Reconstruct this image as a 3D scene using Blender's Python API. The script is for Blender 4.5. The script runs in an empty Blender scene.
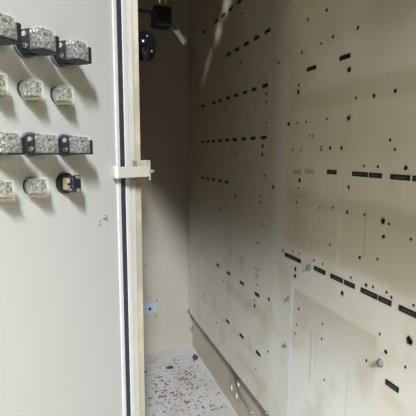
import bpy, bmesh, math, random
from mathutils import Vector, Matrix
from mathutils.geometry import delaunay_2d_cdt

C = bpy.context.scene
COL = C.collection
rnd = random.Random(7)

# ------------------------------------------------------------------ camera
cam = bpy.data.cameras.new('camera')
cam.sensor_width = 36.0
cam.sensor_fit = 'HORIZONTAL'
cam.lens = 36.0 * 395.68 / 416.0
cam.clip_start = 0.01
cam_o = bpy.data.objects.new('camera', cam)
COL.objects.link(cam_o)
CAMZ = 1.066
RX = Vector((0.94173824, -0.33630047, 0.00557598))
UP = Vector((0.04156556, 0.13281456, 0.99026895))
FW = Vector((0.33376848, 0.93234237, -0.13905506))
cam_o.matrix_world = Matrix(((RX.x, UP.x, -FW.x, 0.0), (RX.y, UP.y, -FW.y, 0.0),
                             (RX.z, UP.z, -FW.z, CAMZ), (0, 0, 0, 1)))
C.camera = cam_o

# ------------------------------------------------------------------ world, lamps, exposure
w = bpy.data.worlds.new('room_light')
C.world = w
w.use_nodes = True
bg = w.node_tree.nodes['Background']
bg.inputs[0].default_value = (1.0, 0.80, 0.52, 1)
bg.inputs[1].default_value = 0.012


def area(name, target, direction, dist, sx, sy, power, color):
    l = bpy.data.lights.new(name, 'AREA')
    l.shape = 'RECTANGLE'
    l.size, l.size_y, l.energy, l.color = sx, sy, power, color
    o = bpy.data.objects.new(name, l)
    COL.objects.link(o)
    d = Vector(direction).normalized()
    o.location = Vector(target) - d * dist
    o.rotation_euler = d.to_track_quat('-Z', 'Y').to_euler()
    return o


# two ceiling lamps of the switch room: one behind the viewer, one over the top of the open door
K1 = Vector((-0.46, -2.6, 3.1))
K2 = Vector((-2.0, -0.15, 3.2))
area('ceiling_or_fill_lamp', K1 + Vector((0.25, 0.45, -1.0)), (0.25, 0.0, -1.0), 1.0, 1.5, 0.2, 1.0, (1, 1, 1))
kl = COL.objects['ceiling_or_fill_lamp']       # a fluorescent tube running along the aisle
kl.location = K1
kl.data.energy, kl.data.color = 672.0, (0.91, 0.98, 1.08)
dv = Vector((0.6, 0.85, 1.25)) - K2
area('ceiling_or_fill_lamp', (0.6, 0.85, 1.25), dv, dv.length, 0.35, 0.35, 11.5, (1.0, 0.92, 0.64))
K4 = Vector((-2.7, -2.45, 2.6))  # extra fill added to brighten the lower panel, no fixture there
dv = Vector((0.6, 0.75, 0.8)) - K4
area('ceiling_or_fill_lamp', (0.6, 0.75, 0.8), dv, dv.length, 0.3, 0.3, 6.0, (1.0, 0.95, 0.74))
K3 = Vector((1.7, -2.8, 1.5))  # added warm fill that lifts the shadows on the open door, no window
dv = Vector((0.0, 0.65, 1.0)) - K3
area('door_fill_light', (0.0, 0.65, 1.0), dv, dv.length, 0.8, 0.8, 85.0, (1.0, 0.93, 0.72))
l = bpy.data.lights.new('streak_spot', 'SPOT')  # unseen spot, added to throw the streaks through the front cut-outs
l.energy, l.spot_size, l.spot_blend, l.shadow_soft_size = 34.0, math.radians(34), 0.3, 0.022
l.color = (1.0, 0.98, 0.92)
o = bpy.data.objects.new('streak_spot', l)
COL.objects.link(o)
o.location = (-0.36, 0.85, 2.22)
o.rotation_euler = (Vector((0.12, 1.22, 1.87)) - Vector(o.location)).to_track_quat('-Z', 'Y').to_euler()

vs = C.view_settings
vs.view_transform = 'Standard'
vs.look = 'None'
vs.gamma = 1.0
vs.use_curve_mapping = False
vs.exposure = 0.0
C.cycles.use_denoising = True
C.cycles.max_bounces = 10

# ------------------------------------------------------------------ materials


def mat(name, color, rough=0.5, metal=0.0, noise=0.0, nscale=20.0, col2=None, bump=0.0, bscale=200.0,
        trans=0.0, alpha=1.0, spec=0.5, lo=0.38, hi=0.66):
    m = bpy.data.materials.new(name)
    m.use_nodes = True
    nt = m.node_tree
    b = nt.nodes['Principled BSDF']
    b.inputs['Base Color'].default_value = (*color, 1)
    b.inputs['Roughness'].default_value = rough
    b.inputs['Metallic'].default_value = metal
    b.inputs['Specular IOR Level'].default_value = spec
    b.inputs['Transmission Weight'].default_value = trans
    b.inputs['Alpha'].default_value = alpha
    tc = nt.nodes.new('ShaderNodeTexCoord')
    if noise > 0:
        n = nt.nodes.new('ShaderNodeTexNoise')
        n.inputs['Scale'].default_value = nscale
        n.inputs['Detail'].default_value = 6
        nt.links.new(tc.outputs['Object'], n.inputs['Vector'])
        r = nt.nodes.new('ShaderNodeMapRange')
        r.interpolation_type = 'SMOOTHSTEP'
        r.inputs[1].default_value, r.inputs[2].default_value = lo, hi
        r.inputs[3].default_value, r.inputs[4].default_value = 0.0, noise
        nt.links.new(n.outputs['Fac'], r.inputs[0])
        mx = nt.nodes.new('ShaderNodeMix')
        mx.data_type = 'RGBA'
        mx.inputs[6].default_value = (*color, 1)
        mx.inputs[7].default_value = (*(col2 or [c * 0.6 for c in color]), 1)
        nt.links.new(r.outputs[0], mx.inputs[0])
        nt.links.new(mx.outputs[2], b.inputs['Base Color'])
    if bump > 0:
        n2 = nt.nodes.new('ShaderNodeTexNoise')
        n2.inputs['Scale'].default_value = bscale
        n2.inputs['Detail'].default_value = 3
        nt.links.new(tc.outputs['Object'], n2.inputs['Vector'])
        bp = nt.nodes.new('ShaderNodeBump')
        bp.inputs['Strength'].default_value = bump
        bp.inputs['Distance'].default_value = 0.002
        nt.links.new(n2.outputs['Fac'], bp.inputs['Height'])
        nt.links.new(bp.outputs[0], b.inputs['Normal'])
    return m


def stain_or_shade(m, layers, axes=('Y', 'Z'), wob=0.012, wscale=9.0):
    """Lay soft-edged dirt, wear or painted-shade shapes (a0,a1,b0,b1,soft,color,strength) over a material's colour."""
    nt = m.node_tree
    b = nt.nodes['Principled BSDF']
    tc = nt.nodes.new('ShaderNodeTexCoord')
    nz = nt.nodes.new('ShaderNodeTexNoise')
    nz.inputs['Scale'].default_value = wscale
    nz.inputs['Detail'].default_value = 4
    nt.links.new(tc.outputs['Object'], nz.inputs['Vector'])
    off = nt.nodes.new('ShaderNodeVectorMath')
    off.operation = 'MULTIPLY_ADD'
    nt.links.new(nz.outputs['Color'], off.inputs[0])
    off.inputs[1].default_value = (wob * 2,) * 3
    sub = nt.nodes.new('ShaderNodeVectorMath')
    sub.operation = 'SUBTRACT'
    nt.links.new(tc.outputs['Object'], sub.inputs[0])
    sub.inputs[1].default_value = (wob,) * 3
    nt.links.new(sub.outputs[0], off.inputs[2])
    sepw = nt.nodes.new('ShaderNodeSeparateXYZ')
    nt.links.new(off.outputs[0], sepw.inputs[0])
    seps = nt.nodes.new('ShaderNodeSeparateXYZ')
    nt.links.new(tc.outputs['Object'], seps.inputs[0])
    src = b.inputs['Base Color'].links[0].from_socket if b.inputs['Base Color'].links else None
    for (a0, a1, b0, b1, soft, color, k) in layers:
        sep = sepw if not isinstance(soft, tuple) and soft > 0.006 else seps
        prod = None
        for ax, lo, hi in ((axes[0], a0, a1), (axes[1], b0, b1)):
            for edge, sgn in ((lo, 1), (hi, -1)):
                r = nt.nodes.new('ShaderNodeMapRange')
                r.interpolation_type = 'SMOOTHSTEP'
                s = soft if isinstance(soft, (int, float)) else soft[(0 if ax == axes[0] else (1 if sgn > 0 else 2))]
                if sgn > 0:
                    r.inputs[1].default_value, r.inputs[2].default_value = edge - s, edge + s
                    r.inputs[3].default_value, r.inputs[4].default_value = 0, 1
                else:
                    r.inputs[1].default_value, r.inputs[2].default_value = edge - s, edge + s
                    r.inputs[3].default_value, r.inputs[4].default_value = 1, 0
                nt.links.new(sep.outputs[ax], r.inputs[0])
                if prod is None:
                    prod = r.outputs[0]
                else:
                    mm = nt.nodes.new('ShaderNodeMath')
                    mm.operation = 'MULTIPLY'
                    nt.links.new(prod, mm.inputs[0])
                    nt.links.new(r.outputs[0], mm.inputs[1])
                    prod = mm.outputs[0]
        mm = nt.nodes.new('ShaderNodeMath')
        mm.operation = 'MULTIPLY'
        nt.links.new(prod, mm.inputs[0])
        mm.inputs[1].default_value = k
        mx = nt.nodes.new('ShaderNodeMix')
        mx.data_type = 'RGBA'
        if src is not None:
            nt.links.new(src, mx.inputs[6])
        else:
            mx.inputs[6].default_value = b.inputs['Base Color'].default_value
        mx.inputs[7].default_value = (*color, 1)
        nt.links.new(mm.outputs[0], mx.inputs[0])
        src = mx.outputs[2]
    nt.links.new(src, b.inputs['Base Color'])


PAINT = (0.74, 0.705, 0.61)
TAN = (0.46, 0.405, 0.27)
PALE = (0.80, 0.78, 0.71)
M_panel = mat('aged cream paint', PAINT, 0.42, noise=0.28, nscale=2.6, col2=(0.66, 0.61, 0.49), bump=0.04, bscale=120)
stain_or_shade(M_panel, [
    (0.20, 2.20, 0.80, 2.60, 0.07, (0.52, 0.44, 0.28), 0.42),  # shade of the upper panel painted in as a warm wash
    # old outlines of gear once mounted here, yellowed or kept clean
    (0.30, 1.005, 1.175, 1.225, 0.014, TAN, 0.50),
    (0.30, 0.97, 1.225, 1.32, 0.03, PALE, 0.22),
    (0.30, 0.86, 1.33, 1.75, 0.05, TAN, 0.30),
    (1.005, 1.075, 0.30, 1.75, 0.022, PALE, 0.45),  # separate paler strip running up the panel
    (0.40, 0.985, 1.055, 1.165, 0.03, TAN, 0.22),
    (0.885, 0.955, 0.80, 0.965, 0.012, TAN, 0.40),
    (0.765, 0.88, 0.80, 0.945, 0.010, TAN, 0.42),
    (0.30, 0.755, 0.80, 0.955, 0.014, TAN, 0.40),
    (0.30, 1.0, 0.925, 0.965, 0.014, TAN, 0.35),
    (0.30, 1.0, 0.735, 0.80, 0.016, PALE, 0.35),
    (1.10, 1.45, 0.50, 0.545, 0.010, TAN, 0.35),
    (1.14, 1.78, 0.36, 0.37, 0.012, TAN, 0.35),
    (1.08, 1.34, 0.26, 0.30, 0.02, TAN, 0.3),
    # footprint of a removed unit between the loose screws
    (0.618, 0.946, 0.05, 0.684, 0.003, (0.82, 0.80, 0.74), 0.6),
    (0.618, 0.946, 0.58, 0.684, (0.003, 0.16, 0.006), (0.44, 0.38, 0.27), 0.60),  # browner towards the top edge, fading downward
    (0.943, 0.955, 0.05, 0.688, 0.003, (0.84, 0.83, 0.79), 0.8),  # pale line along the left edge
    (0.845, 0.853, 0.45, 0.60, 0.004, (0.36, 0.28, 0.16), 0.35),
    (0.825, 0.83, 0.50, 0.60, 0.004, (0.36, 0.28, 0.16), 0.25),
    (0.698, 0.704, 0.42, 0.56, 0.004, (0.42, 0.33, 0.2), 0.22),
    (0.672, 0.6755, 0.845, 0.945, 0.0018, (0.25, 0.21, 0.13), 0.5),
    (1.155, 1.20, 0.668, 0.676, 0.004, (0.28, 0.17, 0.10), 0.5),
    (1.165, 1.19, 0.640, 0.660, 0.006, (0.30, 0.27, 0.22), 0.5),
    (1.28, 1.32, 0.655, 0.69, 0.008, (0.34, 0.31, 0.25), 0.4),
    (1.405, 1.415, 0.635, 0.70, 0.005, (0.36, 0.30, 0.2), 0.45),
])
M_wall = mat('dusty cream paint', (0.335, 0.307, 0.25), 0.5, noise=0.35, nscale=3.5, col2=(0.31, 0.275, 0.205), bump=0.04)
stain_or_shade(M_wall, [(0.0, 0.7, 0.75, 2.6, 0.12, (0.27, 0.215, 0.13), 0.6)], axes=('X', 'Z'))  # shade on the upper far wall painted in as a brown wash
M_base = mat('smudged cream paint', (0.50, 0.445, 0.34), 0.45, noise=0.4, nscale=5, col2=(0.48, 0.41, 0.28), bump=0.04)
stain_or_shade(M_base, [
    (1.335, 1.46, 0.06, 0.19, 0.022, (0.30, 0.26, 0.20), 0.55),
    (1.72, 1.80, 0.14, 0.21, 0.015, (0.30, 0.20, 0.10), 0.4),
])
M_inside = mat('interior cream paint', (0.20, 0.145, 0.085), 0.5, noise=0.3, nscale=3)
M_door = mat('door cream paint', (0.345, 0.338, 0.312), 0.35, noise=0.22, nscale=3.0, col2=(0.325, 0.314, 0.282), bump=0.03, bscale=150)
M_lip = mat('white edge paint', (0.47, 0.468, 0.455), 0.35, noise=0.25, nscale=60, col2=(0.6, 0.52, 0.36))
M_gasket = mat('black foam rubber', (0.014, 0.016, 0.022), 0.75, noise=0.4, nscale=90, col2=(0.03, 0.035, 0.045), bump=0.4, bscale=400)
M_post = mat('post cream paint', (0.30, 0.283, 0.235), 0.4, noise=0.35, nscale=14, col2=(0.25, 0.22, 0.16), bump=0.05)
M_post2 = mat('post flange paint', (0.22, 0.195, 0.145), 0.45, noise=0.5, nscale=18, col2=(0.40, 0.33, 0.21))
M_black = mat('black plastic', (0.008, 0.009, 0.012), 0.32, noise=0.3, nscale=80, col2=(0.022, 0.024, 0.028))
M_gloss = mat('glossy black plastic', (0.004, 0.004, 0.005), 0.12, spec=0.25)
M_collar = mat('dark blue grey plastic', (0.10, 0.13, 0.16), 0.35)
M_label = mat('engraved black plastic', (0.013, 0.012, 0.012), 0.4, noise=0.3, nscale=150, col2=(0.022, 0.02, 0.019))
M_letter = mat('worn white lettering', (0.13, 0.127, 0.118), 0.6)
M_hole = mat('bare dark hole', (0.018, 0.014, 0.011), 0.9, noise=0.4, nscale=400, col2=(0.06, 0.045, 0.03))
M_steel = mat('zinc plated steel', (0.55, 0.58, 0.62), 0.32, metal=0.9, noise=0.4, nscale=200, col2=(0.25, 0.25, 0.25))
M_bright = mat('bright terminal metal', (0.80, 0.80, 0.80), 0.22, metal=1.0)
M_brass = mat('dull brass', (0.62, 0.50, 0.28), 0.35, metal=0.9)
M_greyplug = mat('grey blue plastic', (0.33, 0.38, 0.43), 0.45, noise=0.5, nscale=120, col2=(0.22, 0.26, 0.31))
M_contact = mat('crowded contact strips', (0.21, 0.207, 0.20), 0.3, metal=0.2, noise=0.96, nscale=260, col2=(0.03, 0.03, 0.032), bump=0.5, bscale=250, lo=0.44, hi=0.56)
M_lampcore = mat('lamp holder innards', (0.27, 0.265, 0.225), 0.35, metal=0.2, noise=0.96, nscale=200, col2=(0.05, 0.048, 0.04), bump=0.5, bscale=250, lo=0.42, hi=0.56)
M_clear = mat('clear yellowed plastic', (0.86, 0.85, 0.70), 0.12, alpha=0.09)
M_neck = mat('milky clear plastic', (0.38, 0.38, 0.33), 0.2, alpha=0.45)
M_amber = mat('yellow tinted shade', (0.27, 0.24, 0.14), 0.3, alpha=0.5)
M_yellow = mat('yellow insert', (0.24, 0.20, 0.09), 0.45)
M_stickblue = mat('pale blue sticker', (0.50, 0.55, 0.68), 0.6)
M_stickyel = mat('faded yellow sticker', (0.50, 0.42, 0.20), 0.6, noise=0.7, nscale=160, col2=(0.28, 0.22, 0.10))
M_flake = mat('rust flake', (0.19, 0.115, 0.06), 0.85, noise=0.8, nscale=40, col2=(0.07, 0.05, 0.035))
M_dirt = mat('dark debris', (0.045, 0.038, 0.03), 0.85)
M_pale = mat('pale plastic', (0.45, 0.42, 0.34), 0.45)
M_wire = mat('grey wire', (0.17, 0.15, 0.13), 0.55)
M_rust = mat('rust spot', (0.26, 0.15, 0.06), 0.9)

M_floor = mat('dirty grey white paint', (0.43, 0.41, 0.385), 0.6, noise=0.5, nscale=14, col2=(0.44, 0.42, 0.41), bump=0.1, bscale=90)


def floor_grime(m):
    nt = m.node_tree
    b = nt.nodes['Principled BSDF']
    src = b.inputs['Base Color'].links[0].from_socket
    tc = nt.nodes.new('ShaderNodeTexCoord')
    for scale, lo, hi, color, k in ((55, 0.60, 0.66, (0.30, 0.19, 0.10), 0.4), (120, 0.63, 0.68, (0.11, 0.085, 0.06), 0.3),
                                    (9, 0.46, 0.62, (0.38, 0.33, 0.275), 0.6)):
        n = nt.nodes.new('ShaderNodeTexNoise')
        n.inputs['Scale'].default_value = scale
        n.inputs['Detail'].default_value = 3
        nt.links.new(tc.outputs['Object'], n.inputs['Vector'])
        r = nt.nodes.new('ShaderNodeMapRange')
        r.inputs[1].default_value, r.inputs[2].default_value = lo, hi
        r.inputs[3].default_value, r.inputs[4].default_value = 0, k
        nt.links.new(n.outputs['Fac'], r.inputs[0])
        mx = nt.nodes.new('ShaderNodeMix')
        mx.data_type = 'RGBA'
        mx.inputs[7].default_value = (*color, 1)
        nt.links.new(src, mx.inputs[6])
        nt.links.new(r.outputs[0], mx.inputs[0])
        src = mx.outputs[2]
    nt.links.new(src, b.inputs['Base Color'])



def specks(m, scale, lo, hi, color, k):
    nt = m.node_tree
    b = nt.nodes['Principled BSDF']
    src = b.inputs['Base Color'].links[0].from_socket
    tc = nt.nodes.new('ShaderNodeTexCoord')
    n = nt.nodes.new('ShaderNodeTexNoise')
    n.inputs['Scale'].default_value = scale
    n.inputs['Detail'].default_value = 2
    nt.links.new(tc.outputs['Object'], n.inputs['Vector'])
    r = nt.nodes.new('ShaderNodeMapRange')
    r.inputs[1].default_value, r.inputs[2].default_value = lo, hi
    r.inputs[3].default_value, r.inputs[4].default_value = 0, k
    nt.links.new(n.outputs['Fac'], r.inputs[0])
    mx = nt.nodes.new('ShaderNodeMix')
    mx.data_type = 'RGBA'
    mx.inputs[7].default_value = (*color, 1)
    nt.links.new(src, mx.inputs[6])
    nt.links.new(r.outputs[0], mx.inputs[0])
    nt.links.new(mx.outputs[2], b.inputs['Base Color'])


specks(M_panel, 62, 0.735, 0.80, (0.20, 0.14, 0.09), 0.6)
specks(M_panel, 11, 0.52, 0.72, (0.55, 0.47, 0.31), 0.45)
specks(M_door, 40, 0.75, 0.80, (0.30, 0.26, 0.18), 0.35)
floor_grime(M_floor)

# ------------------------------------------------------------------ mesh helpers


def bx(bm, x0, x1, y0, y1, z0, z1, bev=0.0, M=None):
    r = bmesh.ops.create_cube(bm, size=1.0)
    vs_ = r['verts']
    for v in vs_:
        v.co = Vector(((x0 + x1) / 2 + v.co.x * (x1 - x0), (y0 + y1) / 2 + v.co.y * (y1 - y0), (z0 + z1) / 2 + v.co.z * (z1 - z0)))
    geo = vs_
    if bev > 0:
        es = list({e for v in vs_ for e in v.link_edges})
        res = bmesh.ops.bevel(bm, geom=es, offset=bev, segments=2, affect='EDGES', profile=0.5)
        geo = list({v for f in res['faces'] for v in f.verts} | {v for v in vs_ if v.is_valid})
    if M is not None:
        bmesh.ops.transform(bm, matrix=M, verts=geo)
    return geo


def cyl(bm, p0, p1, r0, r1=None, seg=20, cap=True):
    p0, p1 = Vector(p0), Vector(p1)
    d = p1 - p0
    M = Matrix.Translation((p0 + p1) / 2) @ d.to_track_quat('Z', 'Y').to_matrix().to_4x4()
    r = bmesh.ops.create_cone(bm, cap_ends=cap, segments=seg, radius1=r0, radius2=r0 if r1 is None else r1, depth=d.length, matrix=M)
    return r['verts']


def tube(bm, pts, r, seg=8):
    pts = [Vector(p) for p in pts]
    rings = []
    for i, p in enumerate(pts):
        d = (pts[min(i + 1, len(pts) - 1)] - pts[max(i - 1, 0)]).normalized()
        q = d.to_track_quat('Z', 'Y')
        rings.append([bm.verts.new(p + q @ Vector((r * math.cos(2 * math.pi * k / seg), r * math.sin(2 * math.pi * k / seg), 0))) for k in range(seg)])
    for a, b in zip(rings, rings[1:]):
        for k in range(seg):
            bm.faces.new((a[k], a[(k + 1) % seg], b[(k + 1) % seg], b[k]))
    bm.faces.new(rings[0][::-1])
    bm.faces.new(rings[-1])


def obj(name, bm, m, parent=None, smooth=False):
    bmesh.ops.recalc_face_normals(bm, faces=bm.faces)
    me = bpy.data.meshes.new(name)
    bm.to_mesh(me)
    bm.free()
    me.materials.append(m)
    if smooth:
        for p in me.polygons:
            p.use_smooth = True
    o = bpy.data.objects.new(name, me)
    COL.objects.link(o)
    if parent is not None:
        o.parent = parent
    return o


def box_obj(name, m, parent, *a, bev=0.0):
    bm = bmesh.new()
    bx(bm, *a, bev=bev)
    return obj(name, bm, m, parent)


def struct(o, label=None):
    o['kind'] = 'structure'
    if label:
        o['label'] = label
    return o


def tag(o, label, cat, group=None):
    o['label'] = label
    o['category'] = cat
    if group:
        o['group'] = group
    return o


def thing(name, label, cat, loc=(0, 0, 0), group=None, rot=None):
    o = bpy.data.objects.new(name, None)
    o.empty_display_size = 0.02
    COL.objects.link(o)
    M = Matrix.Translation(Vector(loc))
    if rot is not None:
        M = M @ rot
    o.matrix_world = M
    return tag(o, label, cat, group)


def dup(root, M, label):
    r = root.copy()
    COL.objects.link(r)
    r.matrix_world = M
    r['label'] = label
    for ch in list(root.children):
        c = ch.copy()
        COL.objects.link(c)
        c.parent = r
        for g in ch.children:
            d = g.copy()
            COL.objects.link(d)
            d.parent = c
    return r


# ------------------------------------------------------------------ coordinates on the side panel (y, z[, size])
HOLES = [(0.9245, 1.4051, 0.0034), (0.8457, 1.4033, 0.0034), (0.8165, 1.3349, 0.0034), (0.8619, 1.3312, 0.0024), (0.9459, 1.3292, 0.0034), (1.0689, 1.3283, 0.0034), (0.7319, 1.3316, 0.0034), (0.7532, 1.2491, 0.0052), (0.9562, 1.2474, 0.0034), (0.957, 1.2294, 0.0052), (1.0009, 1.146, 0.0052), (0.9548, 1.1469, 0.0024), (0.9144, 1.1468, 0.0024), (0.8249, 1.1478, 0.0024), (0.8949, 1.1103, 0.0024), (0.8802, 1.1098, 0.0024), (1.1387, 1.2497, 0.0034), (1.1399, 1.2237, 0.0034), (0.7258, 1.185, 0.0024), (0.671, 1.1831, 0.0034), (0.6153, 1.1845, 0.0034), (0.7456, 1.1442, 0.0052), (0.6199, 1.0921, 0.0024), (0.975, 1.0741, 0.0024), (0.9345, 1.0734, 0.0024), (0.8431, 1.081, 0.0024), (0.8426, 1.0736, 0.0024), (0.8074, 1.0784, 0.0034), (0.9344, 0.9922, 0.0052), (0.9398, 0.9693, 0.0024), (0.9448, 0.9309, 0.0024), (0.8372, 0.9296, 0.0024), (0.7856, 0.9364, 0.0024), (1.0805, 0.9614, 0.0052), (1.1375, 0.9933, 0.0034), (0.7653, 1.0778, 0.0034), (0.6886, 1.0391, 0.0024), (0.6482, 1.0391, 0.0024), (0.5765, 1.0392, 0.0034), (0.6067, 1.0736, 0.0024), (0.7336, 0.9904, 0.0034), (0.7332, 0.9321, 0.0034), (0.6779, 0.936, 0.0024), (1.0105, 0.7764, 0.0034), (0.9571, 0.7877, 0.0024), (0.9235, 0.7893, 0.0024), (0.8527, 0.7877, 0.0024), (0.8153, 0.789, 0.0024), (0.7904, 0.8441, 0.0024), (0.9387, 0.7404, 0.0052), (0.9394, 0.7203, 0.0052), (0.624, 0.9305, 0.0052), (0.6081, 0.9277, 0.0024), (0.6194, 0.8995, 0.0034), (0.5528, 0.9079, 0.0024), (0.6845, 0.8391, 0.0034), (0.7086, 0.786, 0.0024), (0.66, 0.7843, 0.0034), (0.6325, 0.8492, 0.0024), (1.0871, 0.5973, 0.0052), (0.9143, 0.6316, 0.0034), (0.9222, 0.581, 0.0024), (0.9262, 0.5533, 0.0024), (0.804, 0.634, 0.0024), (0.8043, 0.5933, 0.0024), (0.7354, 0.7387, 0.0052), (0.6396, 0.7866, 0.0024), (0.6018, 0.788, 0.0024), (0.5887, 0.7824, 0.0024), (0.5351, 0.7858, 0.0024), (0.612, 0.6938, 0.0024), (0.538, 0.714, 0.007), (0.5925, 0.6642, 0.0034), (0.5425, 0.6585, 0.0024), (0.786, 0.4915, 0.0024), (0.6447, 0.618, 0.0024), (1.0832, 0.4194, 0.0034), (1.3707, 0.9029, 0.0052), (1.1618, 0.9259, 0.0034), (1.1635, 0.9028, 0.0034), (1.5213, 0.8347, 0.0052), (1.5689, 0.7669, 0.0034), (1.1426, 0.8312, 0.0024), (1.1761, 0.7635, 0.0034), (1.1563, 1.0869, 0.0052), (1.1577, 1.061, 0.0052), (1.3656, 1.0645, 0.0034), (1.7489, 1.0633, 0.0034), (1.335, 1.5459, 0.0034), (1.3375, 1.3835, 0.0034), (1.1886, 0.5554, 0.0034), (1.1877, 0.5375, 0.0052), (1.1747, 0.6171, 0.0024), (1.4789, 0.5371, 0.0034), (1.7335, 0.3864, 0.0034), (1.6972, 0.5857, 0.0034), (1.1672, 0.3118, 0.0024), (1.5582, 0.3175, 0.0034), (1.133, 1.1587, 0.0024)]
LABELS = {'A0': [(1.3589, 1.593, 0.036), (1.4357, 1.593, 0.036), (1.5101, 1.593, 0.036), (1.5863, 1.593, 0.036), (1.7375, 1.593, 0.036)], 'A': [(1.1419, 1.4352, 0.036), (1.2174, 1.4352, 0.036), (1.2941, 1.4352, 0.036), (1.3736, 1.4352, 0.036), (1.4515, 1.4352, 0.036)], 'B': [(1.1487, 1.2744, 0.036), (1.227, 1.2744, 0.036), (1.3, 1.2744, 0.036), (1.3792, 1.2744, 0.036), (1.4541, 1.2744, 0.036), (1.5355, 1.2744, 0.036), (1.6107, 1.2744, 0.036), (1.75, 1.2744, 0.036)], 'C': [(1.1508, 1.1142, 0.036), (1.2282, 1.1142, 0.036), (1.3031, 1.1142, 0.036), (1.3824, 1.1142, 0.036), (1.4571, 1.1142, 0.036), (1.5311, 1.1142, 0.036), (1.6146, 1.1142, 0.036), (1.6783, 1.1142, 0.036), (1.7481, 1.1142, 0.036)], 'D': [(1.458, 0.95, 0.034), (1.5312, 0.95, 0.034), (1.6061, 0.95, 0.034), (1.6756, 0.95, 0.034), (1.7548, 0.95, 0.034)], 'E': [(1.17, 0.5842, 0.034), (1.2962, 0.5842, 0.034), (1.4252, 0.5842, 0.034), (1.5451, 0.5842, 0.034)], 'F': [(1.1512, 0.3787, 0.034), (1.2894, 0.3787, 0.034), (1.4268, 0.3787, 0.034)], 'G': [(0.8983, 1.2796, 0.0399), (0.7692, 1.2796, 0.0368)], 'H': [(0.7959, 1.021, 0.0355), (0.699, 1.021, 0.0489), (0.6531, 1.021, 0.0361), (0.5887, 1.021, 0.0477), (0.5504, 1.021, 0.0185)], 'I': [(0.9547, 0.7693, 0.0853), (0.8257, 0.7693, 0.0486), (0.7583, 0.7693, 0.0457), (0.7121, 0.7693, 0.0366), (0.6498, 0.7693, 0.0497), (0.6044, 0.7693, 0.0354), (0.5458, 0.7693, 0.0446)], 'J': [(0.5698, 0.6033, 0.034)]}
STICKERS = [(0.9489, 1.0183, 0.0393), (0.8906, 1.024, 0.0395)]
SCREWS = [(0.9668, 0.6431), (0.9715, 0.4961), (0.6031, 0.635), (0.8701, 0.7647), (1.068, 0.2095)]
DTOP = 1.45

PX = 0.60          # face of the mounting panel
YF = 1.985         # far wall
TOP = 2.10
Y0 = -0.6

# ------------------------------------------------------------------ structure
fl = struct(box_obj('floor', M_floor, None, 0.05, 0.64, Y0, YF + 0.02, -0.03, 0.0), 'dirty off-white cabinet floor speckled with rust')
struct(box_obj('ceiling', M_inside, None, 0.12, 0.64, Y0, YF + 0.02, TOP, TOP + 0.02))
struct(box_obj('wall_back', M_base, None, 0.622, 0.640, Y0, YF, 0.0, TOP), 'cream sheet wall showing as a strip below the mounting panel')

struct(box_obj('floor', mat('room floor paint', (0.335, 0.307, 0.25), 0.6, noise=0.3, nscale=4), None, -3.2, 0.05, -3.0, 2.6, -0.12, -0.08), 'grey floor of the switch room')

# mounting panel with its drilled holes
PZ0, PZ1 = 0.203, TOP
bm = bmesh.new()
vs2, es2 = [], []
py0, py1 = Y0, YF - 0.004
rect = [(py0, PZ0), (py1, PZ0), (py1, PZ1), (py0, PZ1)]
vs2 += [Vector(v) for v in rect]
es2 += [(i, (i + 1) % 4) for i in range(4)]
N = 14
hole_loops = []
HOLES = [(y, z, r * 1.22) for (y, z, r) in HOLES]
for (y, z, r) in HOLES:
    k = len(vs2)
    ang0 = rnd.uniform(0, 6.28)
    wob = [rnd.uniform(0.82, 1.18) for _ in range(N)]
    loop = []
    for i in range(N):
        a = ang0 + 2 * math.pi * i / N
        rr = r * wob[i]
        p = Vector((y + rr * math.cos(a), z + rr * 1.25 * math.sin(a)))
        vs2.append(p)
        loop.append(p)
        es2.append((k + i, k + (i + 1) % N))
    hole_loops.append(loop)
ov, oe, of, *_ = delaunay_2d_cdt(vs2, es2, [], 0, 1e-6)
bv = [bm.verts.new((PX, v.x, v.y)) for v in ov]
for f in of:
    c = sum((ov[i] for i in f), Vector((0, 0))) / len(f)
    if any((c - Vector((y, z))).length < r * 0.80 for (y, z, r) in HOLES):
        continue
    try:
        bm.faces.new([bv[i] for i in f])
    except ValueError:
        pass
loose = [v for v in bm.verts if not v.link_faces]
bmesh.ops.delete(bm, geom=loose, context='VERTS')
# bottom return flange of the panel and its far edge
a = [bm.verts.new(v) for v in ((PX, py0, PZ0), (PX, py1, PZ0), (PX + 0.018, py1, PZ0), (PX + 0.018, py0, PZ0))]
bm.faces.new(a)
a = [bm.verts.new(v) for v in ((PX, py1, PZ0), (PX, py1, PZ1), (PX + 0.012, py1, PZ1), (PX + 0.012, py1, PZ0))]
bm.faces.new(a)
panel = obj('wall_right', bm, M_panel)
for p in panel.data.polygons:
    p.use_smooth = False
struct(panel, 'tall aged cream mounting panel full of screw holes')
for (y, z, r), loop in zip(HOLES, hole_loops):
    bm = bmesh.new()
    front = [bm.verts.new((PX - 0.0003, p.x, p.y)) for p in loop]
    rim = [bm.verts.new((PX - 0.0003, y + (p.x - y) * 1.06, z + (p.y - z) * 1.06)) for p in loop]
    back = [bm.verts.new((PX + 0.005, p.x, p.y)) for p in loop]
    for i in range(N):
        j = (i + 1) % N
        bm.faces.new((front[i], front[j], back[j], back[i]))
        bm.faces.new((rim[i], rim[j], front[j], front[i]))
    bm.faces.new(back)
    obj('screw_hole', bm, M_hole, panel)

# far wall
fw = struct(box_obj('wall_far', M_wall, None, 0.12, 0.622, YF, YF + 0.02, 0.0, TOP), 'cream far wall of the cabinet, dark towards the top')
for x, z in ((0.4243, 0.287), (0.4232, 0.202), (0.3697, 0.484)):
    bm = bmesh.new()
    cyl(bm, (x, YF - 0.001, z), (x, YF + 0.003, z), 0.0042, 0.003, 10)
    obj('screw_hole', bm, M_hole, fw)

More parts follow.
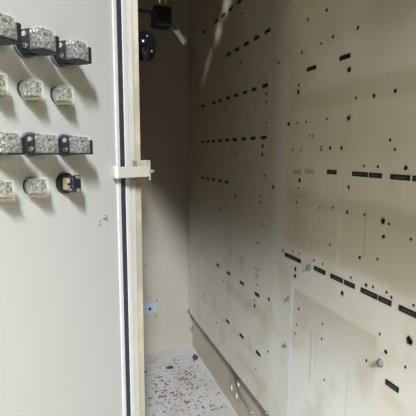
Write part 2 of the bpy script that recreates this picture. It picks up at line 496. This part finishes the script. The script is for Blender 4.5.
# front wall beyond the post, then the added light-blocking board
# sheet front beyond the post, empty switch cut-outs placed to throw the streaks
vs2 = [Vector(v) for v in ((0.842, 0.0), (YF, 0.0), (YF, TOP), (0.842, TOP))]
es2 = [(i, (i + 1) % 4) for i in range(4)]
CUT = ((1.125, 1.957, 0.017), (1.165, 1.922, 0.021), (1.207, 1.882, 0.018), (1.255, 1.848, 0.008), (1.275, 1.829, 0.010), (1.298, 1.805, 0.008))
for (y, z, r) in CUT:
    k = len(vs2)
    for i in range(20):
        vs2.append(Vector((y + r * math.cos(math.pi * i / 10), z + r * math.sin(math.pi * i / 10))))
        es2.append((k + i, k + (i + 1) % 20))
ov, oe, of, *_ = delaunay_2d_cdt(vs2, es2, [], 0, 1e-6)
bm = bmesh.new()
bv = [bm.verts.new((0.12, v.x, v.y)) for v in ov]
for f in of:
    c = sum((ov[i] for i in f), Vector((0, 0))) / len(f)
    if not any((c - Vector((y, z))).length < r * 0.85 for (y, z, r) in CUT):
        bm.faces.new([bv[i] for i in f])
bmesh.ops.delete(bm, geom=[v for v in bm.verts if not v.link_faces], context='VERTS')
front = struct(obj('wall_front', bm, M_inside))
# unseen board and top sheet, added to cut lamp light off the upper panel
bm = bmesh.new()
prof = [(-2.4, 2.75), (-2.4, 1.895), (-0.95, 1.895), (-0.33, 1.80), (-0.20, 1.775), (0.017, 1.74), (0.374, 1.68), (0.53, 1.65), (0.53, 2.32), (-0.3, 2.75)]
q0 = [bm.verts.new((0.080, y, z)) for y, z in prof]
q1 = [bm.verts.new((0.095, y, z)) for y, z in prof]
bm.faces.new(q0)
bm.faces.new(q1[::-1])
for i in range(len(prof)):
    j = (i + 1) % len(prof)
    bm.faces.new((q0[i], q0[j], q1[j], q1[i]))
bx(bm, 0.095, 0.12, Y0, 0.53, 2.30, 2.32)
struct(obj('light_blocker', bm, M_inside))

# post at the door jamb, a folded sheet-metal profile
bm = bmesh.new()
bx(bm, 0.1183, 0.1309, 0.800, 0.842, 0.0, TOP, bev=0.0012)
post = struct(obj('trim_1', bm, M_post), 'cream sheet metal post at the hinge side')
bm = bmesh.new()
bx(bm, 0.1315, 0.1436, 0.808, 0.842, 0.0, TOP, bev=0.0012)
obj('flange', bm, M_post2, post)
for k in range(20):
    z = rnd.uniform(0.45, 1.5)
    x = rnd.uniform(0.1195, 0.130)
    r = rnd.uniform(0.0006, 0.0013)
    bm = bmesh.new()
    cyl(bm, (x, 0.7996, z), (x, 0.8003, z), r, r, 8)
    obj('rust_spot', bm, M_rust, post)

# ------------------------------------------------------------------ door (opened about 45 degrees)
S2 = math.sqrt(0.5)
HX, HY = 0.119, 0.80
# local axes: x = along the door towards the hinge, y = into the sheet (away from viewer), z = up
DM = Matrix(((S2, -S2, 0, HX), (S2, S2, 0, HY), (0, 0, 1, 0), (0, 0, 0, 1)))


def door_obj(name, m, parent, *a, bev=0.0):
    bm = bmesh.new()
    bx(bm, *a, bev=bev)
    o = obj(name, bm, m, parent)
    return o


door = struct(door_obj('door_1', M_door, None, -0.80, -0.003, 0.0, 0.018, 0.02, DTOP), 'cream cabinet door swung open, carrying rows of switch backs')
door.matrix_world = DM
door_obj('edge_lip', M_lip, door, -0.0430, -0.0325, -0.004, 0.0, 0.02, DTOP, bev=0.0015)
door_obj('gasket', M_gasket, door, -0.0318, -0.0165, -0.003, 0.0, 0.03, DTOP - 0.01, bev=0.002)
door_obj('return_flange', M_lip, door, -0.0160, -0.003, -0.0035, 0.0, 0.02, DTOP, bev=0.001)


# ------------------------------------------------------------------ hinge catch bar
A = Vector((0.078, 0.759, 0)) + Vector((S2, -S2, 0)) * 0.008
B = Vector((0.1530, 0.772, 0))
d = (B - A)
ang = math.atan2(d.y, d.x)
HR = Matrix.Rotation(ang, 4, 'Z') @ Matrix.Rotation(math.radians(-1.0), 4, 'Y')
Lh = d.length
ht = thing('hinge_bar', 'cream bar bridging the black door gasket and the post', 'hinge', (A.x, A.y, 1.0275), rot=HR)
bm = bmesh.new()
bx(bm, 0.004, Lh, -0.004, 0.006, -0.0105, 0.0105, bev=0.0012)
obj('bar', bm, M_post, ht)
bm = bmesh.new()
bx(bm, 0.0, 0.0085, -0.005, 0.012, -0.0115, 0.013, bev=0.003)
obj('weld_end', bm, M_lip, ht)
bm = bmesh.new()
bx(bm, Lh - 0.021, Lh + 0.0045, 0.0095, 0.014, -0.018, 0.0215, bev=0.001)
bx(bm, Lh - 0.021, Lh - 0.017, 0.009, 0.030, -0.018, 0.0215, bev=0.001)
bx(bm, Lh + 0.0005, Lh + 0.0045, 0.001, 0.012, -0.018, 0.0215, bev=0.001)
obj('bracket', bm, M_post2, ht)
bm = bmesh.new()
cyl(bm, (Lh - 0.002, 0.001, 0.0), (Lh + 0.011, 0.001, 0.0), 0.0026, seg=12)
cyl(bm, (Lh + 0.0045, 0.001, 0.0), (Lh + 0.007, 0.001, 0.0), 0.0042, seg=6)
obj('pin', bm, M_steel, ht)

# ------------------------------------------------------------------ switch backs on the door
# device local axes: x along door (to hinge), y outward from the door face, z up


def dev_matrix(t, z, k=1.0):
    return DM @ Matrix.Translation((t, 0, z)) @ Matrix(((1, 0, 0, 0), (0, -1, 0, 0), (0, 0, 1, 0), (0, 0, 0, 1))) @ Matrix.Scale(k, 4)


def make_switch(M, label):
    # a mirrored axis would flip the part, so the outward axis is -y in the door frame
    t = thing('switch_block', label, 'switch', group='switch backs on the open door')
    bm = bmesh.new()
    cyl(bm, (0, 0.0, 0), (0, -0.005, 0), 0.0178, 0.0178, 32)
    obj('mounting_ring', bm, M_collar, t)
    bm = bmesh.new()
    cyl(bm, (0, -0.004, 0), (0, -0.017, 0), 0.0162, 0.0155, 32)
    bx(bm, -0.0145, 0.0150, -0.0290, -0.009, -0.0135, 0.0140, bev=0.0018)
    bx(bm, -0.0140, 0.0150, -0.0480, -0.022, -0.0143, -0.0120, bev=0.0006)
    bx(bm, 0.0085, 0.0152, -0.0485, -0.022, -0.0143, 0.0080, bev=0.0008)
    obj('body', bm, M_black, t)
    for dz in (-0.0068, 0.0072):
        bm = bmesh.new()
        cyl(bm, (-0.0135, -0.0205, dz), (-0.0166, -0.0205, dz), 0.0040, 0.0034, 14)
        bx(bm, -0.0170, -0.0165, -0.0232, -0.0178, dz - 0.0005, dz + 0.0005)
        obj('terminal_screw', bm, M_bright, t)
    bm = bmesh.new()
    bx(bm, -0.0120, 0.0080, -0.0465, -0.0280, -0.0122, 0.0125, bev=0.001)
    r2 = random.Random(3)
    for k in range(26):
        y = r2.uniform(-0.045, -0.030)
        z = r2.uniform(-0.0105, 0.0115)
        s = r2.uniform(0.0009, 0.0021)
        bx(bm, -0.0138, -0.011, y - s, y + s, z - s, z + s, bev=0.0004)
    for k in range(14):
        x = r2.uniform(-0.010, 0.007)
        z = r2.uniform(-0.0105, 0.0115)
        s = r2.uniform(0.0009, 0.0020)
        bx(bm, x - s, x + s, -0.0483, -0.0455, z - s, z + s, bev=0.0004)
    obj('contact_stack', bm, M_contact, t)
    for (yy, zz) in ((-0.0315, 0.0090), (-0.037, 0.0094), (-0.0425, 0.0090), (-0.032, -0.0078), (-0.039, -0.0082), (-0.044, 0.001)):
        bm = bmesh.new()
        cyl(bm, (-0.0120, yy, zz), (-0.0148, yy, zz), 0.0028, 0.0022, 10)
        obj('contact_screw', bm, M_bright, t)
    bm = bmesh.new()
    bx(bm, -0.0150, 0.0084, -0.0492, -0.0285, -0.0124, 0.0145, bev=0.0013)
    obj('clear_cover', bm, M_clear, t)
    t.matrix_world = M
    return t


def make_lamp(M, label):
    t = thing('lamp_block', label, 'indicator lamp', group='indicator lamp backs on the open door')
    bm = bmesh.new()
    ring = cyl(bm, (0, 0, 0), (0, -0.003, 0), 0.0138, 0.0138, 28)
    obj('mounting_ring', bm, M_black, t)
    bm = bmesh.new()
    cyl(bm, (0, -0.002, 0), (0, -0.009, 0), 0.0134, 0.0128, 28)
    obj('neck', bm, M_neck, t)
    bm = bmesh.new()
    bx(bm, -0.0085, 0.0075, -0.0235, -0.0065, -0.0095, 0.0100, bev=0.001)
    r2 = random.Random(11)
    for k in range(16):
        y = r2.uniform(-0.0225, -0.009)
        z = r2.uniform(-0.008, 0.009)
        s = r2.uniform(0.001, 0.002)
        bx(bm, -0.0102, -0.008, y - s, y + s, z - s, z + s, bev=0.0004)
    obj('core', bm, M_lampcore, t)
    for (yy, zz) in ((-0.012, 0.0078), (-0.0195, 0.0078), (-0.012, -0.0072), (-0.0195, -0.0072)):
        bm = bmesh.new()
        cyl(bm, (-0.0085, yy, zz), (-0.0112, yy, zz), 0.0020, 0.0017, 10)
        obj('contact_screw', bm, M_bright, t)
    bm = bmesh.new()
    bx(bm, -0.0118, 0.0100, -0.0262, -0.0040, -0.0125, 0.0128, bev=0.0018)
    obj('clear_housing', bm, M_clear, t)
    bm = bmesh.new()
    bx(bm, -0.0085, 0.0105, -0.0266, -0.0040, -0.0160, -0.0121, bev=0.001)  # amber strip standing in for the yellow-tinted shade under the lamp block
    obj('shade_strip', bm, M_amber, t)
    t.matrix_world = M
    return t


def place(t, z):
    return DM @ Matrix.Translation((t, 0.0, z))


ts = (-0.299, -0.2376, -0.1735)
col_words = ('cut off by the left edge', 'in the middle column', 'in the column nearest the gasket')
rows_sw = ((CAMZ + 0.148, 'topmost row', 1.06), (CAMZ + 0.010, 'lower switch row', 1.0))
proto = None
for z, rw, k in rows_sw:
    for t, cw in zip(ts, col_words):
        lab = 'black and silver switch block of the %s, %s' % (rw, cw)
        M = place(t, z) @ Matrix.Scale(k, 4)
        if proto is None:
            proto = make_switch(M, lab)
        else:
            dup(proto, M, lab)
tl = (-0.2955, -0.2385, -0.1800)
proto_l = None
for z, rw, cols in ((CAMZ + 0.086, 'upper lamp row', (0, 1, 2)), (CAMZ - 0.050, 'bottom lamp row', (0, 1))):
    for i in cols:
        lab = 'small clear lamp block of the %s, %s' % (rw, col_words[i])
        M = place(tl[i], z)
        if proto_l is None:
            proto_l = make_lamp(M, lab)
        else:
            dup(proto_l, M, lab)

# the odd one out at the end of the bottom row
ob = thing('lamp_block', 'black lamp block without cover, yellow inset, last in bottom row', 'indicator lamp')
bm = bmesh.new()
cyl(bm, (0, 0, 0), (0, -0.007, 0), 0.0175, 0.0165, 28)
bx(bm, -0.009, 0.004, -0.029, -0.006, -0.0125, 0.0125, bev=0.001)
bx(bm, -0.0120, 0.004, -0.0325, -0.0300, -0.0130, 0.0140, bev=0.001)
obj('body', bm, M_black, ob)
bm = bmesh.new()
bx(bm, -0.0112, -0.0085, -0.0160, -0.0085, -0.0095, 0.0095, bev=0.0006)
obj('inset', bm, M_yellow, ob)
for dz in (-0.006, 0.0055):
    bm = bmesh.new()
    cyl(bm, (-0.0085, -0.0225, dz), (-0.0135, -0.0225, dz), 0.0052, 0.0044, 14)
    obj('terminal_screw', bm, M_bright, ob)
for dz in (-0.0095, 0.0105):
    bm = bmesh.new()
    cyl(bm, (-0.004, -0.032, dz), (-0.004, -0.0365, dz), 0.0030, 0.0026, 12)
    obj('knob', bm, M_steel, ob)
ob.matrix_world = place(-0.1740, CAMZ - 0.050)

# small screw with a chip under it on the door
sc = thing('screw', 'tiny grey screw in chipped paint on the open door', 'screw')
bm = bmesh.new()
cyl(bm, (0, 0.0, 0), (0, -0.007, 0), 0.0022, 0.0018, 10)
cyl(bm, (0, -0.0005, 0), (0, -0.003, 0), 0.0038, 0.0034, 12)
obj('head', bm, M_steel, sc)
for dx, dz, a in ((-0.010, -0.006, 0.4), (-0.013, -0.0135, 0.3)):
    bm = bmesh.new()
    bx(bm, -0.004, 0.004, -0.0003, 0.0005, -0.0012, 0.0012, M=Matrix.Translation((dx, 0, dz)) @ Matrix.Rotation(-a, 4, 'Y'))
    obj('scratch', bm, M_wire, sc)
sc.matrix_world = place(-0.0806, CAMZ - 0.119)

# ------------------------------------------------------------------ switches inside the closed front beyond the post
t = thing('push_button', 'glossy black round push button back beside the post, upper dark part', 'push button', (0.12, 0.885, CAMZ + 0.2245))
bm = bmesh.new()
cyl(bm, (0, 0, 0), (0.020, 0, 0), 0.022, seg=32)
obj('collar', bm, M_black, t)
bm = bmesh.new()
vsb = bmesh.ops.create_uvsphere(bm, u_segments=28, v_segments=16, radius=0.031)['verts']
for v in vsb:
    s = 1.0
    v.co = Vector((0.048 + max(min(v.co.x, 0.024), -0.026), v.co.y * 0.92, v.co.z))
obj('knob', bm, M_gloss, t, smooth=True)
for (dx, dy, dz) in ((0.064, -0.020, 0.010), (0.060, -0.024, -0.014), (0.05, -0.029, 0.014)):  # small bright blocks standing in for the knob's highlights
    bm = bmesh.new()
    bx(bm, dx - 0.0015, dx + 0.0015, dy - 0.0015, dy + 0.0015, dz - 0.002, dz + 0.002, bev=0.0005)
    obj('terminal_or_glint', bm, M_bright, t)

t = thing('selector_switch', 'black box switch with brass terminals high in the dark corner', 'switch', (0.12, 0.95, CAMZ + 0.300))
bm = bmesh.new()
bx(bm, 0.0, 0.085, -0.003, 0.003, 0.016, 0.022, bev=0.001)
bx(bm, 0.082, 0.124, -0.018, 0.022, -0.012, 0.030, bev=0.003)
obj('body', bm, M_gloss, t)
for k, (dx, dz) in enumerate(((0.096, 0.040), (0.108, 0.040), (0.094, 0.055))):
    bm = bmesh.new()
    cyl(bm, (dx, -0.012, dz - 0.004), (dx, -0.012, dz + 0.006), 0.0042, 0.0036, 12)
    obj('terminal_or_glint', bm, M_brass, t)
bm = bmesh.new()
bx(bm, -0.006, 0.006, -0.0015, 0.0015, -0.022, 0.018, bev=0.001, M=Matrix.Translation((0.143, -0.01, -0.028)) @ Matrix.Rotation(math.radians(-38), 4, 'Y'))
obj('lever', bm, M_pale, t)
bm = bmesh.new()
cyl(bm, (0.126, -0.012, -0.012), (0.137, -0.012, -0.018), 0.005, 0.0035, 10)
obj('lever_pivot', bm, M_black, t)

# ------------------------------------------------------------------ far wall plug
t = thing('hole_plug', 'round blue grey plug with a dark centre low on the far wall', 'plug', (0.385, YF, CAMZ - 0.8184))
bm = bmesh.new()
cyl(bm, (0, 0, 0), (0, -0.006, 0), 0.0385, 0.036, 36)
obj('disc', bm, M_greyplug, t)
bm = bmesh.new()
cyl(bm, (0, -0.005, 0), (0, -0.010, 0), 0.018, 0.016, 28)
obj('hub', bm, M_greyplug, t)
bm = bmesh.new()
cyl(bm, (0, -0.008, 0), (0, -0.0125, 0), 0.0085, 0.0075, 16)
obj('centre', bm, M_hole, t)
for a in range(3):
    bm = bmesh.new()
    cx, cz = 0.027 * math.cos(a * 2.1 + 0.5), 0.027 * math.sin(a * 2.1 + 0.5)
    cyl(bm, (cx, -0.005, cz), (cx, -0.008, cz), 0.0035, 0.003, 10)
    obj('rivet', bm, M_steel, t)

# ------------------------------------------------------------------ labels
ORD = ['first', 'second', 'third', 'fourth', 'fifth', 'sixth', 'seventh', 'eighth', 'ninth']
ROWTXT = {
    'A0': ('of the topmost row in the dark far part', 'tags in the topmost dark row'),
    'A': ('of the rising row below the topmost', 'tags in the second dark row'),
    'B': ('of the long rising row, third from the top', 'tags in the third dark row'),
    'C': ('of the level row in the dark far part', 'tags in the level dark row'),
    'D': ('of the short faint row under the level row', 'tags in the faint dark row'),
    'E': ('of the upper row in the bright lower part', 'tags in the upper low row'),
    'F': ('of the lowest row, above the panel bottom', 'tags in the lowest row'),
}
for key, (txt, grp) in ROWTXT.items():
    pts = LABELS[key]
    for i, (y, z, ln) in enumerate(sorted(pts)):
        bm = bmesh.new()
        bx(bm, PX - 0.0012, PX, y - ln / 2, y + ln / 2, z - 0.0056, z + 0.0056, bev=0.0003)
        o = obj('label_plate', bm, M_label)
        tag(o, 'small black tag, %s from the right %s' % (ORD[i], txt), 'label', grp)
NEAR = {
    'G': (['black tag high on the panel, the left one of two', 'black tag high on the panel, the right one of two'], 'tags high on the panel'),
    'H': (['short black label right of the two blue and yellow stickers', 'black label with pale writing, left half of the touching pair',
           'black label with pale writing, right half of the touching pair', 'long black label right of the touching pair',
           'black label cut off by the right edge, at eye level'], 'labels in the eye level row'),
    'I': (['long black label at the left start of the sloping row', 'black label right after the loose bolt in the sloping row',
           'left half of the first touching pair in the sloping row', 'right half of the first touching pair in the sloping row',
           'left half of the second touching pair in the sloping row', 'right half of the second touching pair in the sloping row',
           'black label of the sloping row cut off by the right edge'], 'labels in the sloping row'),
    'J': (['lone black label below the loose bolt, lower right'], None),
}
for key, (labs, grp) in NEAR.items():
    for (y, z, ln), lab in zip(LABELS[key], labs):
        if key == 'H' and ln < 0.03:
            y, ln = y - 0.011, 0.04
        bm = bmesh.new()
        hh = 0.0052 if key in 'GH' else 0.0058
        bx(bm, PX - 0.0014, PX, y - ln / 2, y + ln / 2, z - hh, z + hh, bev=0.0004)
        o = obj('label_plate', bm, M_label)
        tag(o, lab, 'label', grp)
        if key == 'G':
            continue
        bm = bmesh.new()
        yy = y + ln * 0.30
        while yy > y - ln * 0.32:
            lw = rnd.uniform(0.0012, 0.0022)
            hz = rnd.uniform(0.0010, 0.0019)
            bx(bm, PX - 0.0016, PX - 0.0013, yy - lw, yy, z - hz, z + hz * 0.8)
            yy -= lw + 0.0011
        obj('lettering', bm, M_letter, o)

# blue and yellow stickers
for (y, z, ln), lab in zip(STICKERS, ('left blue and yellow sticker, set lower', 'right blue and yellow sticker, set higher')):
    t = thing('sticker', lab, 'sticker', (PX, y, z), 'blue and yellow stickers')
    h = 0.0115
    bm = bmesh.new()
    bx(bm, -0.0006, 0, -ln / 2, ln / 2, -h, h * 0.12)
    obj('yellow_field', bm, M_stickyel, t)
    bm = bmesh.new()
    bx(bm, -0.0006, 0, -ln / 2, ln / 2 - 0.002, h * 0.12, h)
    obj('blue_field', bm, M_stickblue, t)

# ------------------------------------------------------------------ bolts left standing in the panel
def bolt(x, y, z, lab, k=1.0, nut=True, out=(-1, 0, 0), ln=0.010):
    t = thing('bolt', lab, 'bolt', (x, y, z), 'loose bolts')
    o = Vector(out)
    bm = bmesh.new()
    cyl(bm, (0, 0, 0), o * ln * k, 0.0030 * k, 0.0028 * k, 12)
    obj('shank', bm, M_steel, t)
    bm = bmesh.new()
    cyl(bm, o * 0.001 * k, o * 0.0025 * k, 0.0078 * k, 0.0078 * k, 18)
    obj('washer', bm, M_steel, t)
    if nut:
        bm = bmesh.new()
        cyl(bm, o * 0.0025 * k, o * 0.008 * k, 0.0062 * k, 0.0060 * k, 6)
        obj('nut', bm, M_steel, t)
    return t


SL = ['steel bolt beside the upper left corner of the unit footprint', 'steel bolt on the left edge of the footprint, the lower of two',
      'large steel bolt at the right edge of the footprint', 'pale steel bolt between the first labels of the sloping row',
      'steel bolt at the bottom edge of the panel']
for (y, z), lab, k in zip(SCREWS, SL, (0.85, 0.85, 1.05, 1.0, 0.9)):
    bolt(PX, y, z, lab, k)
bolt(0.622, 1.966, 0.108, 'small steel bolt in the corner just above the floor', 1.5)
bolt(PX, 1.955, CAMZ - 0.845, 'small pale bolt in the corner near the bottom of the panel', 1.2)
bolt(0.622, 1.229, 0.099, 'pale bolt on the strip below the panel, nearest the viewer', 1.1)

# oval lugs and the wire on the strip under the panel
WX = 0.622
for (y, z, lab) in ((1.427, 0.080, 'pale oval lug on the strip below the panel, farthest left'),
                    (1.358, 0.135, 'pale oval lug on the strip below the panel, the highest one'),
                    (1.374, 0.075, 'pale oval lug on the strip below the panel, the lowest one')):
    bm = bmesh.new()
    vsb = bmesh.ops.create_uvsphere(bm, u_segments=18, v_segments=10, radius=1.0)['verts']
    for v in vsb:
        v.co = Vector((WX - 0.001 + v.co.x * 0.005, y + v.co.y * 0.008, z + v.co.z * 0.013))
    o = obj('oval_lug', bm, M_pale, smooth=True)
    tag(o, lab, 'lug', 'oval lugs under the panel')
bm = bmesh.new()
tube(bm, [(WX - 0.003, 1.39, 0.150), (WX - 0.004, 1.345, 0.125), (WX - 0.004, 1.31, 0.108), (WX - 0.004, 1.27, 0.106), (WX - 0.003, 1.237, 0.101)], 0.0032)
o = obj('wire', bm, M_wire, smooth=True)
tag(o, 'thin grey wire running along the strip below the panel', 'wire')

# ------------------------------------------------------------------ debris on the floor
bm = bmesh.new()
cent = [(0.46, 1.50, 0.07), (0.42, 1.62, 0.09), (0.50, 1.42, 0.07), (0.36, 1.55, 0.08), (0.42, 1.80, 0.08), (0.50, 1.68, 0.06)]
for k in range(560):
    if k % 4:
        cx, cy, sg = cent[k % len(cent)]
        x, y = rnd.gauss(cx, sg * 0.8), rnd.gauss(cy, sg * 0.9)
    else:
        x, y = rnd.uniform(0.16, 0.60), rnd.uniform(0.9, 1.96)
    if not (0.14 < x < 0.605 and 0.86 < y < 1.975):
        continue
    s = rnd.choice((0.003, 0.004, 0.005, 0.006, 0.010)) * rnd.uniform(0.5, 1.0)
    M = Matrix.Translation((x, y, 0.0012)) @ Matrix.Rotation(rnd.uniform(0, 6.3), 4, 'Z') @ Matrix.Rotation(rnd.uniform(-0.25, 0.25), 4, 'X')
    n = rnd.randint(4, 6)
    top = [bm.verts.new(M @ Vector((s * rnd.uniform(0.6, 1.2) * math.cos(6.283 * i / n), 0.6 * s * rnd.uniform(0.6, 1.2) * math.sin(6.283 * i / n), 0.001))) for i in range(n)]
    bot = [bm.verts.new(v.co - Vector((0, 0, 0.0016))) for v in top]
    bm.faces.new(top)
    bm.faces.new(bot[::-1])
    for i in range(n):
        bm.faces.new((top[i], bot[i], bot[(i + 1) % n], top[(i + 1) % n]))
o = obj('rust_flakes', bm, M_flake)
o['kind'] = 'stuff'
tag(o, 'brown rust flakes scattered over the dirty cabinet floor', 'debris')


def clump(x, y, s, lab, seed):
    r = random.Random(seed)
    bm = bmesh.new()
    vv = bmesh.ops.create_icosphere(bm, subdivisions=2, radius=1.0)['verts']
    for v in vv:
        q = r.uniform(0.75, 1.2)
        v.co = Vector((x + v.co.x * s[0] * q, y + v.co.y * s[1] * q, s[2] * 0.75 + max(v.co.z, -0.7) * s[2] * q))
    tag(obj('debris_chip', bm, M_dirt), lab, 'debris', 'dark chips on the floor')


clump(0.592, 1.84, (0.014, 0.018, 0.012), 'dark lump on the floor against the strip below the panel', 1)
clump(0.445, 1.80, (0.020, 0.013, 0.003), 'flat dark chip on the floor in front of the far wall, right', 2)
clump(0.315, 1.80, (0.018, 0.012, 0.003), 'flat dark chip on the floor close to the post', 4)
